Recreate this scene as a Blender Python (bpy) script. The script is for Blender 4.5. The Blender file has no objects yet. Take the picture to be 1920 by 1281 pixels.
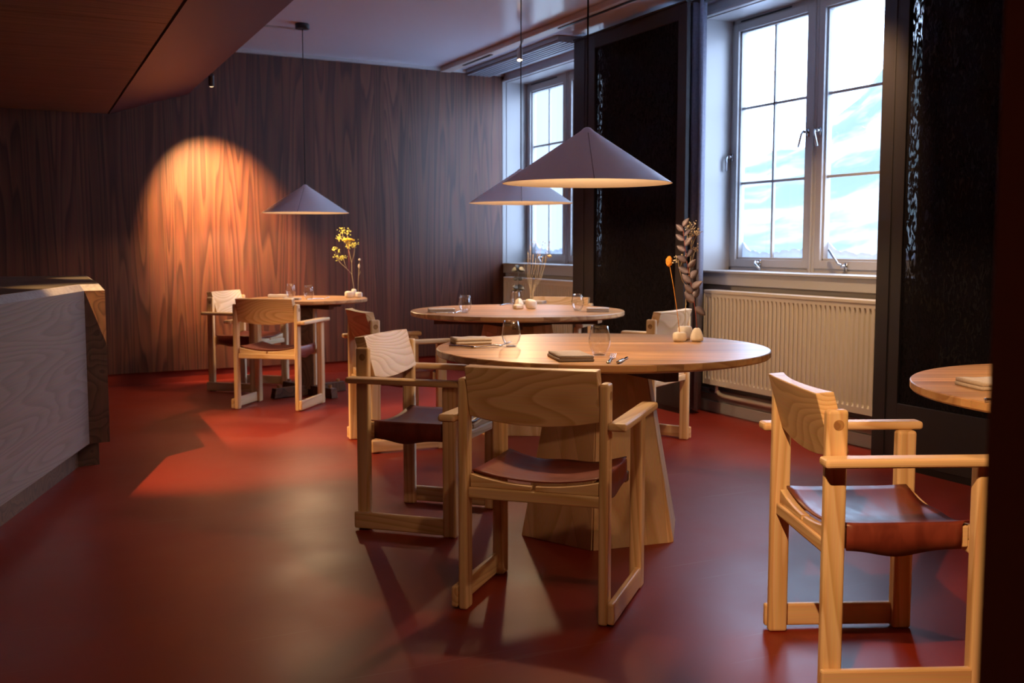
import bpy, bmesh, math, random
from mathutils import Vector, Matrix
random.seed(7)
PI = math.pi
sc = bpy.context.scene
COL = sc.collection

# ------------------------------------------------------------------ camera
cam_d = bpy.data.cameras.new('camera'); cam = bpy.data.objects.new('camera', cam_d); COL.objects.link(cam)
cam.location = (0, 0, 1.15)
cam.rotation_euler = (math.radians(90 - 5.2078), 0, math.radians(-25.5553))
cam_d.sensor_width = 36; cam_d.lens = 37.5; cam_d.clip_start = 0.05; cam_d.clip_end = 2000
cam_d.dof.use_dof = True; cam_d.dof.focus_distance = 3.5; cam_d.dof.aperture_fstop = 5.6
sc.camera = cam
# ------------------------------------------------------------------ world: overcast winter sky
W = bpy.data.worlds.new('sky'); sc.world = W; W.use_nodes = True
bg = W.node_tree.nodes['Background']
bg.inputs[0].default_value = (0.76, 0.98, 1.38, 1); bg.inputs[1].default_value = 8.5
# ------------------------------------------------------------------ exposure
sc.view_settings.view_transform = 'Standard'; sc.view_settings.look = 'None'
sc.view_settings.exposure = 0.0; sc.view_settings.gamma = 1.0
try: sc.view_settings.use_curve_mapping = False
except Exception: pass
sc.cycles.use_denoising = True
sc.cycles.max_bounces = 8; sc.cycles.transparent_max_bounces = 16
sc.cycles.caustics_reflective = False; sc.cycles.caustics_refractive = False
sc.cycles.sample_clamp_indirect = 4.0

# ================================================================== helpers
def link(o, parent=None):
    COL.objects.link(o)
    if parent is not None: o.parent = parent
    return o
def tag(o, label=None, cat=None, group=None, kind=None):
    if label: o['label'] = label
    if cat: o['category'] = cat
    if group: o['group'] = group
    if kind: o['kind'] = kind
    return o
def thing(name, label, cat, loc=(0, 0, 0), rz=0, group=None):
    o = bpy.data.objects.new(name, None); link(o); o.empty_display_size = .1
    o.location = loc; o.rotation_euler = (0, 0, rz)
    return tag(o, label, cat, group)
def obj(name, bm, m, parent=None, smooth=False, bevel=0, seg=2, loc=None):
    me = bpy.data.meshes.new(name)
    bmesh.ops.recalc_face_normals(bm, faces=bm.faces)
    bm.to_mesh(me); bm.free()
    if smooth:
        for p in me.polygons: p.use_smooth = True
    me.materials.append(m)
    o = link(bpy.data.objects.new(name, me), parent)
    if loc: o.location = loc
    if bevel:
        b = o.modifiers.new('bevel', 'BEVEL'); b.width = bevel; b.segments = seg; b.limit_method = 'ANGLE'; b.angle_limit = math.radians(40)
        b.harden_normals = False
    return o
def struct(name, bm, m, **k):
    o = obj(name, bm, m, **k); o['kind'] = 'structure'; return o
def dup(root, loc, rz, label, group=None):
    r = root.copy(); COL.objects.link(r); r.location = loc; r.rotation_euler = (0, 0, rz)
    r['label'] = label
    if group: r['group'] = group
    for ch in list(root.children):
        c = ch.copy(); COL.objects.link(c); c.parent = r
        for g in list(ch.children):
            d = g.copy(); COL.objects.link(d); d.parent = c
    return r
def NB(): return bmesh.new()
def box(bm, x0, x1, y0, y1, z0, z1, M=None):
    vs = [bm.verts.new(Vector(p) if M is None else M @ Vector(p)) for p in
          [(x0,y0,z0),(x1,y0,z0),(x1,y1,z0),(x0,y1,z0),(x0,y0,z1),(x1,y0,z1),(x1,y1,z1),(x0,y1,z1)]]
    for f in [(0,3,2,1),(4,5,6,7),(0,1,5,4),(1,2,6,5),(2,3,7,6),(3,0,4,7)]: bm.faces.new([vs[i] for i in f])
    return bm
def prism(bm, pts, z0, z1, pts2=None):
    """vertical prism from a plan outline; pts2 = the outline at the top"""
    a = [bm.verts.new((x, y, z0)) for x, y in pts]; b = [bm.verts.new((x, y, z1)) for x, y in (pts2 or pts)]
    n = len(pts); bm.faces.new(a[::-1]); bm.faces.new(b)
    for i in range(n): bm.faces.new([a[i], a[(i+1) % n], b[(i+1) % n], b[i]])
    return bm
def hull8(bm, P):
    vs = [bm.verts.new(p) for p in P]
    for f in [(0,3,2,1),(4,5,6,7),(0,1,5,4),(1,2,6,5),(2,3,7,6),(3,0,4,7)]: bm.faces.new([vs[i] for i in f])
    return bm
def cyl(bm, p0, p1, r0, r1=None, n=20, cap=True):
    r1 = r0 if r1 is None else r1
    p0 = Vector(p0); p1 = Vector(p1); d = (p1-p0).normalized()
    u = d.orthogonal().normalized(); v = d.cross(u)
    A = [bm.verts.new(p0 + (u*math.cos(t)+v*math.sin(t))*r0) for t in [2*PI*i/n for i in range(n)]]
    B = [bm.verts.new(p1 + (u*math.cos(t)+v*math.sin(t))*r1) for t in [2*PI*i/n for i in range(n)]]
    for i in range(n): bm.faces.new([A[i], A[(i+1) % n], B[(i+1) % n], B[i]])
    if cap: bm.faces.new(A[::-1]); bm.faces.new(B)
    return bm
def tube(bm, pts, r, n=8, r_end=None):
    pts = [Vector(p) for p in pts]; rings = []; m = len(pts)
    u = None
    for i, p in enumerate(pts):
        d = (pts[min(i+1, m-1)] - pts[max(i-1, 0)]).normalized()
        u = d.orthogonal().normalized() if u is None else (u - d*u.dot(d)).normalized()
        v = d.cross(u); rr = r if r_end is None else r + (r_end-r)*i/(m-1)
        rings.append([bm.verts.new(p + (u*math.cos(2*PI*k/n)+v*math.sin(2*PI*k/n))*rr) for k in range(n)])
    for a, b in zip(rings, rings[1:]):
        for k in range(n): bm.faces.new([a[k], a[(k+1) % n], b[(k+1) % n], b[k]])
    bm.faces.new(rings[0][::-1]); bm.faces.new(rings[-1])
    return bm
def lathe(bm, prof, n=48, c=(0, 0), close=False):
    rings = []
    for r, z in prof:
        if r < 1e-6: rings.append([bm.verts.new((c[0], c[1], z))])
        else: rings.append([bm.verts.new((c[0]+r*math.cos(2*PI*k/n), c[1]+r*math.sin(2*PI*k/n), z)) for k in range(n)])
    prs = list(zip(rings, rings[1:]))
    if close: prs.append((rings[-1], rings[0]))
    for a, b in prs:
        if len(a) == 1 and len(b) == 1: continue
        for k in range(n):
            k2 = (k+1) % n
            if len(a) == 1: bm.faces.new([a[0], b[k2], b[k]])
            elif len(b) == 1: bm.faces.new([a[k], a[k2], b[0]])
            else: bm.faces.new([a[k], a[k2], b[k2], b[k]])
    return bm
def blob(bm, c, r, sx=1, sy=1, sz=1, sub=2, jit=0, M=None):
    g = bmesh.ops.create_icosphere(bm, subdivisions=sub, radius=r)
    for v in g['verts']:
        j = 1 + jit*(random.random()-.5)
        p = Vector((v.co.x*sx*j, v.co.y*sy*j, v.co.z*sz*j))
        if M is not None: p = M @ p
        v.co = p + Vector(c)
    return bm

# ================================================================== materials
def mat(name):
    m = bpy.data.materials.new(name); m.use_nodes = True
    nt = m.node_tree; return m, nt, nt.nodes['Principled BSDF']
def N(nt, t, **k):
    n = nt.nodes.new(t)
    for a, b in k.items(): setattr(n, a, b)
    return n
def C4(c): return (c[0], c[1], c[2], 1)
def ramp(nt, stops):
    r = N(nt, 'ShaderNodeValToRGB'); e = r.color_ramp.elements
    while len(e) < len(stops): e.new(.5)
    for i, (p, c) in enumerate(stops): e[i].position = p; e[i].color = C4(c)
    return r
def math_(nt, op, a, b=None):
    n = N(nt, 'ShaderNodeMath', operation=op)
    for i, v in enumerate((a, b)):
        if v is None: continue
        if isinstance(v, (int, float)): n.inputs[i].default_value = v
        else: nt.links.new(v, n.inputs[i])
    return n.outputs[0]
def mixc(nt, f, a, b, mode='MIX'):
    n = N(nt, 'ShaderNodeMix', data_type='RGBA', blend_type=mode)
    for s, v in ((n.inputs[0], f), (n.inputs[6], a), (n.inputs[7], b)):
        if isinstance(v, (int, float)): s.default_value = v
        elif isinstance(v, tuple): s.default_value = C4(v)
        else: nt.links.new(v, s)
    return n.outputs[2]
def plain(name, c, rough=.5, metal=0, noise=0, nscale=20, bump=0, bscale=200, spec=.5):
    m, nt, b = mat(name)
    b.inputs['Base Color'].default_value = C4(c); b.inputs['Roughness'].default_value = rough
    b.inputs['Metallic'].default_value = metal; b.inputs['Specular IOR Level'].default_value = spec
    tc = N(nt, 'ShaderNodeTexCoord')
    if noise:
        n = N(nt, 'ShaderNodeTexNoise'); n.inputs['Scale'].default_value = nscale; n.inputs['Detail'].default_value = 4
        nt.links.new(tc.outputs['Object'], n.inputs['Vector'])
        r = ramp(nt, [(.3, tuple(x*(1-noise) for x in c)), (.7, tuple(min(1, x*(1+noise)) for x in c))])
        nt.links.new(n.outputs['Fac'], r.inputs[0]); nt.links.new(r.outputs[0], b.inputs['Base Color'])
    if bump:
        n = N(nt, 'ShaderNodeTexNoise'); n.inputs['Scale'].default_value = bscale; n.inputs['Detail'].default_value = 3
        nt.links.new(tc.outputs['Object'], n.inputs['Vector'])
        bp = N(nt, 'ShaderNodeBump'); bp.inputs['Strength'].default_value = bump; bp.inputs['Distance'].default_value = .002
        nt.links.new(n.outputs['Fac'], bp.inputs['Height']); nt.links.new(bp.outputs[0], b.inputs['Normal'])
    return m
def wood(name, light, mid, dark, axis='Z', rings=9, scale=2.2, stretch=.12, rough=.5, stave=0, stave_axis='X', tint=.25, fine=.35, rnd=True, rotz=0, spec=.4):
    """contour-line grain: a stretched noise field cut into bands, plus fine fibres; staves shift field and tint"""
    m, nt, b = mat(name); L = nt.links.new
    tc = N(nt, 'ShaderNodeTexCoord'); v = tc.outputs['Object']
    if rotz:
        mp0 = N(nt, 'ShaderNodeMapping'); mp0.inputs['Rotation'].default_value = (0, 0, rotz); L(v, mp0.inputs[0]); v = mp0.outputs[0]
    oi = N(nt, 'ShaderNodeObjectInfo')
    off = math_(nt, 'MULTIPLY', oi.outputs['Random'], 37.0 if rnd else 0.0)
    tintv = None
    if stave:
        sp = N(nt, 'ShaderNodeSeparateXYZ'); L(v, sp.inputs[0])
        a = math_(nt, 'DIVIDE', sp.outputs[stave_axis], stave)
        # uneven widths: bend the coordinate before flooring
        a = math_(nt, 'ADD', a, math_(nt, 'MULTIPLY', math_(nt, 'SINE', math_(nt, 'MULTIPLY', a, 1.7)), .45))
        fl = math_(nt, 'FLOOR', a)
        wn = N(nt, 'ShaderNodeTexWhiteNoise', noise_dimensions='1D'); L(fl, wn.inputs['W'])
        off = math_(nt, 'ADD', off, math_(nt, 'MULTIPLY', wn.outputs['Value'], 53.0)); tintv = wn.outputs['Value']
        fr = math_(nt, 'FRACT', a)
    cb = N(nt, 'ShaderNodeCombineXYZ'); L(off, cb.inputs[0]); L(off, cb.inputs[1]); L(off, cb.inputs[2])
    va = N(nt, 'ShaderNodeVectorMath', operation='ADD')
    mp = N(nt, 'ShaderNodeMapping'); s = [1, 1, 1]; s['XYZ'.index(axis)] = stretch; mp.inputs['Scale'].default_value = s
    L(v, mp.inputs[0]); L(mp.outputs[0], va.inputs[0]); L(cb.outputs[0], va.inputs[1])
    n1 = N(nt, 'ShaderNodeTexNoise'); n1.inputs['Scale'].default_value = scale; n1.inputs['Detail'].default_value = 1.5
    n1.inputs['Roughness'].default_value = .35; n1.inputs['Distortion'].default_value = .25
    L(va.outputs[0], n1.inputs['Vector'])
    band = math_(nt, 'FRACT', math_(nt, 'MULTIPLY', n1.outputs['Fac'], rings*2.2))
    r = ramp(nt, [(0, light), (.45, mid), (.86, dark), (1, light)]); L(band, r.inputs[0])
    mp2 = N(nt, 'ShaderNodeMapping'); s = [1, 1, 1]; s['XYZ'.index(axis)] = .02; mp2.inputs['Scale'].default_value = s
    L(v, mp2.inputs[0])
    va2 = N(nt, 'ShaderNodeVectorMath', operation='ADD'); L(mp2.outputs[0], va2.inputs[0]); L(cb.outputs[0], va2.inputs[1])
    n2 = N(nt, 'ShaderNodeTexNoise'); n2.inputs['Scale'].default_value = 260; n2.inputs['Detail'].default_value = 2
    L(va2.outputs[0], n2.inputs['Vector'])
    c = mixc(nt, fine, r.outputs[0], n2.outputs['Color'], 'SOFT_LIGHT')
    if tintv is not None:
        r2 = ramp(nt, [(0, (1-tint,)*3), (1, (1+tint*.6,)*3)]); L(tintv, r2.inputs[0])
        c = mixc(nt, 1.0, c, r2.outputs[0], 'MULTIPLY')
        edge = math_(nt, 'LESS_THAN', fr, .012)
        c = mixc(nt, math_(nt, 'MULTIPLY', edge, .45), c, tuple(x*.3 for x in dark))
    L(c, b.inputs['Base Color'])
    b.inputs['Roughness'].default_value = rough; b.inputs['Specular IOR Level'].default_value = spec
    bp = N(nt, 'ShaderNodeBump'); bp.inputs['Strength'].default_value = .12; bp.inputs['Distance'].default_value = .001
    L(band, bp.inputs['Height']); L(bp.outputs[0], b.inputs['Normal'])
    return m

PL, PM, PD = (.80, .585, .36), (.745, .52, .30), (.62, .39, .19)
M_pineZ = wood('pine_upright', PL, PM, PD, 'Z', rings=7, scale=5, stretch=.07, rough=.45)
M_pineY = wood('pine_lengthwise', PL, PM, PD, 'Y', rings=7, scale=5, stretch=.07, rough=.45)
M_pineX = wood('pine_across', PL, PM, PD, 'X', rings=7, scale=5, stretch=.1, rough=.45)
M_back = wood('pine_backrest', PL, PM, PD, 'X', rings=17, scale=3.2, stretch=.35, rough=.42)
M_top = wood('tabletop_staves', (.63, .375, .18), (.56, .315, .14), (.41, .20, .085), 'X', rings=5, scale=4, stretch=.06, rough=.38, stave=.055, stave_axis='Y', tint=.3, rotz=.5, spec=.45)
M_ped = wood('pedestal_wood', (.76, .53, .33), (.70, .46, .26), (.60, .37, .19), 'Z', rings=3.5, scale=3.5, stretch=.05, rough=.5, stave=.05, stave_axis='X', tint=.14)
M_beam = wood('dark_beam_wood', (.12, .055, .03), (.09, .04, .02), (.06, .025, .015), 'X', rings=5, scale=4, rough=.5)
M_dowel = wood('dowel_end', (.42, .24, .10), (.36, .19, .08), (.28, .14, .06), 'X', rings=8, scale=9, stretch=1, rough=.5)
M_wall = wood('stained_wall_veneer', (.122, .041, .023), (.098, .031, .018), (.050, .015, .010), 'Z', rings=7, scale=5.5, stretch=.045, rough=.42, stave=.17, stave_axis='X', tint=.22, fine=.6, rnd=False, spec=.4)
M_soffit_wood = wood('soffit_veneer', (.30, .14, .08), (.25, .115, .068), (.19, .08, .045), 'X', rings=8, scale=4, stretch=.06, rough=.5, fine=.4)
M_soffit_red = plain('red_painted_panel', (.075, .017, .022), .5)
M_bar = wood('pale_ash_front', (.20, .155, .14), (.185, .142, .128), (.15, .112, .10), 'Y', rings=15, scale=4.5, stretch=.085, rough=.5, fine=.4, rotz=.315)
M_walnut = wood('walnut_end', (.13, .062, .036), (.105, .050, .028), (.065, .03, .017), 'Z', rings=6, scale=6, stretch=.9, rough=.5)
M_steel = plain('brushed_steel', (.55, .50, .44), .28, 1.0, noise=.15, nscale=6)
M_slab = plain('grey_stone_edge', (.27, .26, .27), .5, 0, noise=.2, nscale=60)
M_ceil = plain('glossy_ceiling_paint', (.70, .75, .86), .16, spec=.5)
M_paint = plain('greige_gloss_paint', (.43, .42, .42), .32, bump=.05, bscale=40)
M_paintw = plain('greige_wall_paint', (.40, .37, .35), .5)
M_rad = plain('radiator_enamel', (.62, .57, .50), .35)
M_pipe = plain('painted_pipe', (.60, .55, .48), .35)
M_cone = plain('satin_aluminium', (.93, .93, 1.0), .45, .5)
M_conein = plain('white_reflector', (.85, .80, .72), .5)
M_black = plain('black_metal', (.012, .012, .014), .4)
M_cord = plain('black_textile_cord', (.01, .01, .012), .6)
M_chrome = plain('polished_steel', (.75, .75, .76), .12, 1.0)
M_handle = plain('satin_chrome', (.5, .52, .56), .25, 1.0)
M_napkin = plain('beige_linen', (.52, .46, .43), .9, noise=.12, nscale=300, bump=.5, bscale=900)
M_napkin2 = plain('grey_linen', (.38, .34, .34), .9, noise=.12, nscale=300, bump=.5, bscale=900)
M_stone = plain('pale_plaster_stone', (.80, .74, .66), .85, noise=.08, nscale=40, bump=.4, bscale=60)
M_panelframe = plain('dark_panel_frame', (.020, .016, .019), .55)
M_curt = plain('slate_curtain_cloth', (.16, .16, .21), .9, noise=.15, nscale=80)
M_curtd = plain('dark_curtain_cloth', (.05, .045, .06), .9, noise=.15, nscale=80)
M_vent = plain('grey_grille', (.22, .22, .25), .4)
M_trackp = plain('track_paint', (.50, .42, .37), .35)
M_jamb = plain('dark_red_brown_frame', (.16, .035, .022), .5)
M_darkwall = plain('dark_brown_wall', (.10, .05, .04), .7)
M_straw = plain('dried_straw', (.55, .42, .22), .8)
M_orange = plain('orange_bloom', (.80, .32, .04), .85, noise=.3, nscale=200)
M_yellow = plain('yellow_bloom', (.78, .52, .04), .85, noise=.3, nscale=200)
M_lime = plain('yellow_green_bloom', (.62, .58, .12), .85, noise=.3, nscale=200)
M_white_fl = plain('cream_florets', (.70, .60, .45), .85)
M_euca = plain('mauve_leaf', (.20, .165, .21), .5, noise=.25, nscale=30)
M_dkleaf = plain('grey_green_leaf', (.075, .085, .085), .5, noise=.25, nscale=30)
M_redstem = plain('red_stem', (.25, .04, .03), .6)
M_snow = plain('packed_snow', (.86, .88, .92), .9)
_nt = M_snow.node_tree; _tl = N(_nt, 'ShaderNodeBsdfTranslucent'); _tl.inputs[0].default_value = (.80, .84, .90, 1)
_mx = N(_nt, 'ShaderNodeMixShader'); _mx.inputs[0].default_value = .5
_nt.links.new(_nt.nodes['Principled BSDF'].outputs[0], _mx.inputs[1]); _nt.links.new(_tl.outputs[0], _mx.inputs[2]); _nt.links.new(_mx.outputs[0], _nt.nodes['Material Output'].inputs[0])

# leather
m, nt, b = mat('oxblood_leather'); M_leather = m
tc = N(nt, 'ShaderNodeTexCoord'); mp = N(nt, 'ShaderNodeMapping'); mp.inputs['Scale'].default_value = (4, 9, 4)
n = N(nt, 'ShaderNodeTexNoise'); n.inputs['Scale'].default_value = 3; n.inputs['Detail'].default_value = 6; n.inputs['Distortion'].default_value = .6
nt.links.new(tc.outputs['Object'], mp.inputs[0]); nt.links.new(mp.outputs[0], n.inputs['Vector'])
r = ramp(nt, [(.3, (.14, .026, .018)), (.75, (.24, .048, .030))]); nt.links.new(n.outputs['Fac'], r.inputs[0]); nt.links.new(r.outputs[0], b.inputs['Base Color'])
rr = ramp(nt, [(.35, (.34,)*3), (.7, (.46,)*3)]); nt.links.new(n.outputs['Fac'], rr.inputs[0]); nt.links.new(rr.outputs[0], b.inputs['Roughness'])
bp = N(nt, 'ShaderNodeBump'); bp.inputs['Strength'].default_value = .08; bp.inputs['Distance'].default_value = .003
nt.links.new(n.outputs['Fac'], bp.inputs['Height']); nt.links.new(bp.outputs[0], b.inputs['Normal'])

# floor: red linoleum with scuffs
m, nt, b = mat('red_linoleum'); M_floor = m; L = nt.links.new
tc = N(nt, 'ShaderNodeTexCoord'); n = N(nt, 'ShaderNodeTexNoise'); n.inputs['Scale'].default_value = 1.3; n.inputs['Detail'].default_value = 7; n.inputs['Roughness'].default_value = .6
L(tc.outputs['Object'], n.inputs['Vector'])
r = ramp(nt, [(.3, (.185, .018, .009)), (.7, (.24, .026, .013))]); L(n.outputs['Fac'], r.inputs[0])
mp = N(nt, 'ShaderNodeMapping'); mp.inputs['Rotation'].default_value = (0, 0, .7); mp.inputs['Scale'].default_value = (1, 30, 1); L(tc.outputs['Object'], mp.inputs[0])
n2 = N(nt, 'ShaderNodeTexNoise'); n2.inputs['Scale'].default_value = 1.1; n2.inputs['Detail'].default_value = 2; n2.inputs['Distortion'].default_value = .4; L(mp.outputs[0], n2.inputs['Vector'])
r2 = ramp(nt, [(.68, (0, 0, 0)), (.74, (1, 1, 1))]); L(n2.outputs['Fac'], r2.inputs[0])
c = mixc(nt, math_(nt, 'MULTIPLY', r2.outputs[0], .10), r.outputs[0], (.5, .38, .3)); L(c, b.inputs['Base Color'])
r3 = ramp(nt, [(.3, (.34,)*3), (.7, (.48,)*3)]); L(n.outputs['Fac'], r3.inputs[0]); L(r3.outputs[0], b.inputs['Roughness'])
b.inputs['Specular IOR Level'].default_value = .25
bp = N(nt, 'ShaderNodeBump'); bp.inputs['Strength'].default_value = .08; bp.inputs['Distance'].default_value = .01; L(n.outputs['Fac'], bp.inputs['Height']); L(bp.outputs[0], b.inputs['Normal'])

def thin_glass(name, col=(1, 1, 1), ior=1.5, rough=0.0, gain=1.0):
    m = bpy.data.materials.new(name); m.use_nodes = True; nt = m.node_tree; nt.nodes.clear()
    out = N(nt, 'ShaderNodeOutputMaterial'); mx = N(nt, 'ShaderNodeMixShader'); tr = N(nt, 'ShaderNodeBsdfTransparent'); gl = N(nt, 'ShaderNodeBsdfGlossy')
    lw = N(nt, 'ShaderNodeLayerWeight'); lw.inputs[0].default_value = .5
    f0 = ((ior-1)/(ior+1))**2
    fq = math_(nt, 'ADD', math_(nt, 'MULTIPLY', math_(nt, 'POWER', lw.outputs['Facing'], 5.0), 1-f0), f0)
    tr.inputs[0].default_value = C4(col); gl.inputs['Roughness'].default_value = rough
    f = math_(nt, 'MULTIPLY', fq, gain)
    nt.links.new(f, mx.inputs[0]); nt.links.new(tr.outputs[0], mx.inputs[1]); nt.links.new(gl.outputs[0], mx.inputs[2]); nt.links.new(mx.outputs[0], out.inputs[0])
    return m
M_pane = thin_glass('window_glass', (.97, .99, 1))
M_tumbler = thin_glass('clear_glass', (.99, .985, .985), 1.5, 0.012, 1.9)

# sheer cloth on the panels: dark weave with small openings
m = bpy.data.materials.new('dark_sheer_cloth'); m.use_nodes = True; nt = m.node_tree; nt.nodes.clear(); M_sheer = m
out = N(nt, 'ShaderNodeOutputMaterial'); mx = N(nt, 'ShaderNodeMixShader'); tr = N(nt, 'ShaderNodeBsdfTransparent'); df = N(nt, 'ShaderNodeBsdfPrincipled')
df.inputs['Base Color'].default_value = (.008, .006, .008, 1); df.inputs['Roughness'].default_value = .9; df.inputs['Specular IOR Level'].default_value = .1
tc = N(nt, 'ShaderNodeTexCoord'); mp = N(nt, 'ShaderNodeMapping'); mp.inputs['Scale'].default_value = (1, 60, 22); mp.inputs['Rotation'].default_value = (.35, 0, 0)
n = N(nt, 'ShaderNodeTexNoise'); n.inputs['Scale'].default_value = 1.0; n.inputs['Detail'].default_value = 3; n.inputs['Distortion'].default_value = 1.2
nt.links.new(tc.outputs['Object'], mp.inputs[0]); nt.links.new(mp.outputs[0], n.inputs['Vector'])
r = ramp(nt, [(.48, (0, 0, 0)), (.60, (.34,)*3)]); nt.links.new(n.outputs['Fac'], r.inputs[0])
nt.links.new(r.outputs[0], mx.inputs[0]); nt.links.new(df.outputs[0], mx.inputs[1]); nt.links.new(tr.outputs[0], mx.inputs[2]); nt.links.new(mx.outputs[0], out.inputs[0])

def emit(name, c, s):
    m = bpy.data.materials.new(name); m.use_nodes = True; nt = m.node_tree; nt.nodes.clear()
    o = N(nt, 'ShaderNodeOutputMaterial'); e = N(nt, 'ShaderNodeEmission'); e.inputs[0].default_value = C4(c); e.inputs[1].default_value = s
    nt.links.new(e.outputs[0], o.inputs[0]); return m
M_bulb = emit('lit_lamp_lens', (1, .72, .42), 12)

# mountain: snow with bluish rock showing through
m, nt, b = mat('snowy_mountain'); M_mount = m
tc = N(nt, 'ShaderNodeTexCoord'); mp = N(nt, 'ShaderNodeMapping'); mp.inputs['Scale'].default_value = (.02, .02, .11); mp.inputs['Rotation'].default_value = (.5, .2, 0)
n = N(nt, 'ShaderNodeTexNoise'); n.inputs['Scale'].default_value = 2.0; n.inputs['Detail'].default_value = 8; n.inputs['Roughness'].default_value = .62
nt.links.new(tc.outputs['Object'], mp.inputs[0]); nt.links.new(mp.outputs[0], n.inputs['Vector'])
r = ramp(nt, [(.44, (.19, .19, .18)), (.55, (.060, .086, .079))]); nt.links.new(n.outputs['Fac'], r.inputs[0]); nt.links.new(r.outputs[0], b.inputs['Base Color']); b.inputs['Roughness'].default_value = .9

# ================================================================== room
H = 2.78
XW = 4.45                     # inner face of the window wall
def yb(x): return 9.0845 + .0838*x
X0, Y0 = -2.6, 0.567          # left wall, room side of the doorway wall
bm = NB(); prism(bm, [(X0-.2, -2.2), (4.76, -2.2), (4.76, yb(4.76)+.1), (X0-.2, yb(X0)+.1)], -.06, 0); floor = struct('floor', bm, M_floor)
bm = NB(); prism(bm, [(X0-.2, -2.2), (4.76, -2.2), (4.76, yb(4.76)+.1), (X0-.2, yb(X0)+.1)], H, H+.08); struct('ceiling', bm, M_ceil)
ang = math.atan(.0838)
# back wall: veneer panel above a low red skirting; object turned so the staves run along it
bm = NB(); box(bm, -3.2, 4.46, 0, .12, .10, H); wb = struct('wall_back', bm, M_wall); wb.location = (0, yb(0)-.02, 0); wb.rotation_euler = (0, 0, ang)
bm = NB(); box(bm, -3.2, 4.46, 0, .12, 0, .10); o = struct('baseboard_back', bm, M_floor); o.location = (0, yb(0), 0); o.rotation_euler = (0, 0, ang)
bm = NB(); box(bm, -3.2, 4.46, -.035, 0, H-.028, H); o = struct('trim_1', bm, M_paint); o.location = (0, yb(0)-.02, 0); o.rotation_euler = (0, 0, ang)
bm = NB(); box(bm, X0-.12, X0, -2.2, 9.2, 0, H); struct('wall_left', bm, M_darkwall)
# doorway wall near the camera (camera looks through it) and the passage behind
bm = NB(); box(bm, .672, 4.6, .40, Y0, 0, H); struct('wall_front', bm, M_jamb)
bm = NB(); box(bm, X0, -.75, .40, Y0, 0, H); struct('wall_front', bm, M_jamb)
bm = NB(); box(bm, -.75, .672, .40, Y0, 2.15, H); struct('trim_2', bm, M_jamb)
bm = NB(); box(bm, X0, 4.6, -2.2, -2.1, 0, H); struct('wall_rear', bm, M_darkwall)
bm = NB(); box(bm, 4.6, 4.75, -2.2, Y0, 0, H); struct('wall_side', bm, M_darkwall)
# window wall with two openings
WIN = [(6.20, 4.24), (9.43, 7.56)]   # (left jamb, right jamb) in Y as seen from inside
ZS, ZT = .965, 2.70
bm = NB()
def wallpiece(y0, y1, z0, z1): box(bm, XW, XW+.30, y0, y1, z0, z1)
wallpiece(.4, WIN[0][1], 0, H); wallpiece(WIN[0][0], WIN[1][1], 0, H); wallpiece(WIN[1][0], 9.9, 0, H)
for a, b_ in WIN: wallpiece(b_, a, 0, ZS); wallpiece(b_, a, ZT, H)
struct('wall_right', bm, M_paintw)
# stepped baseboard along the window wall
bm = NB(); box(bm, 4.385, XW, .6, 9.4, 0, .075); box(bm, 4.40, XW, .6, 9.4, .075, .125); box(bm, 4.42, XW, .6, 9.4, .125, .15)
struct('baseboard_right', bm, M_paint, bevel=.004)

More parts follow.
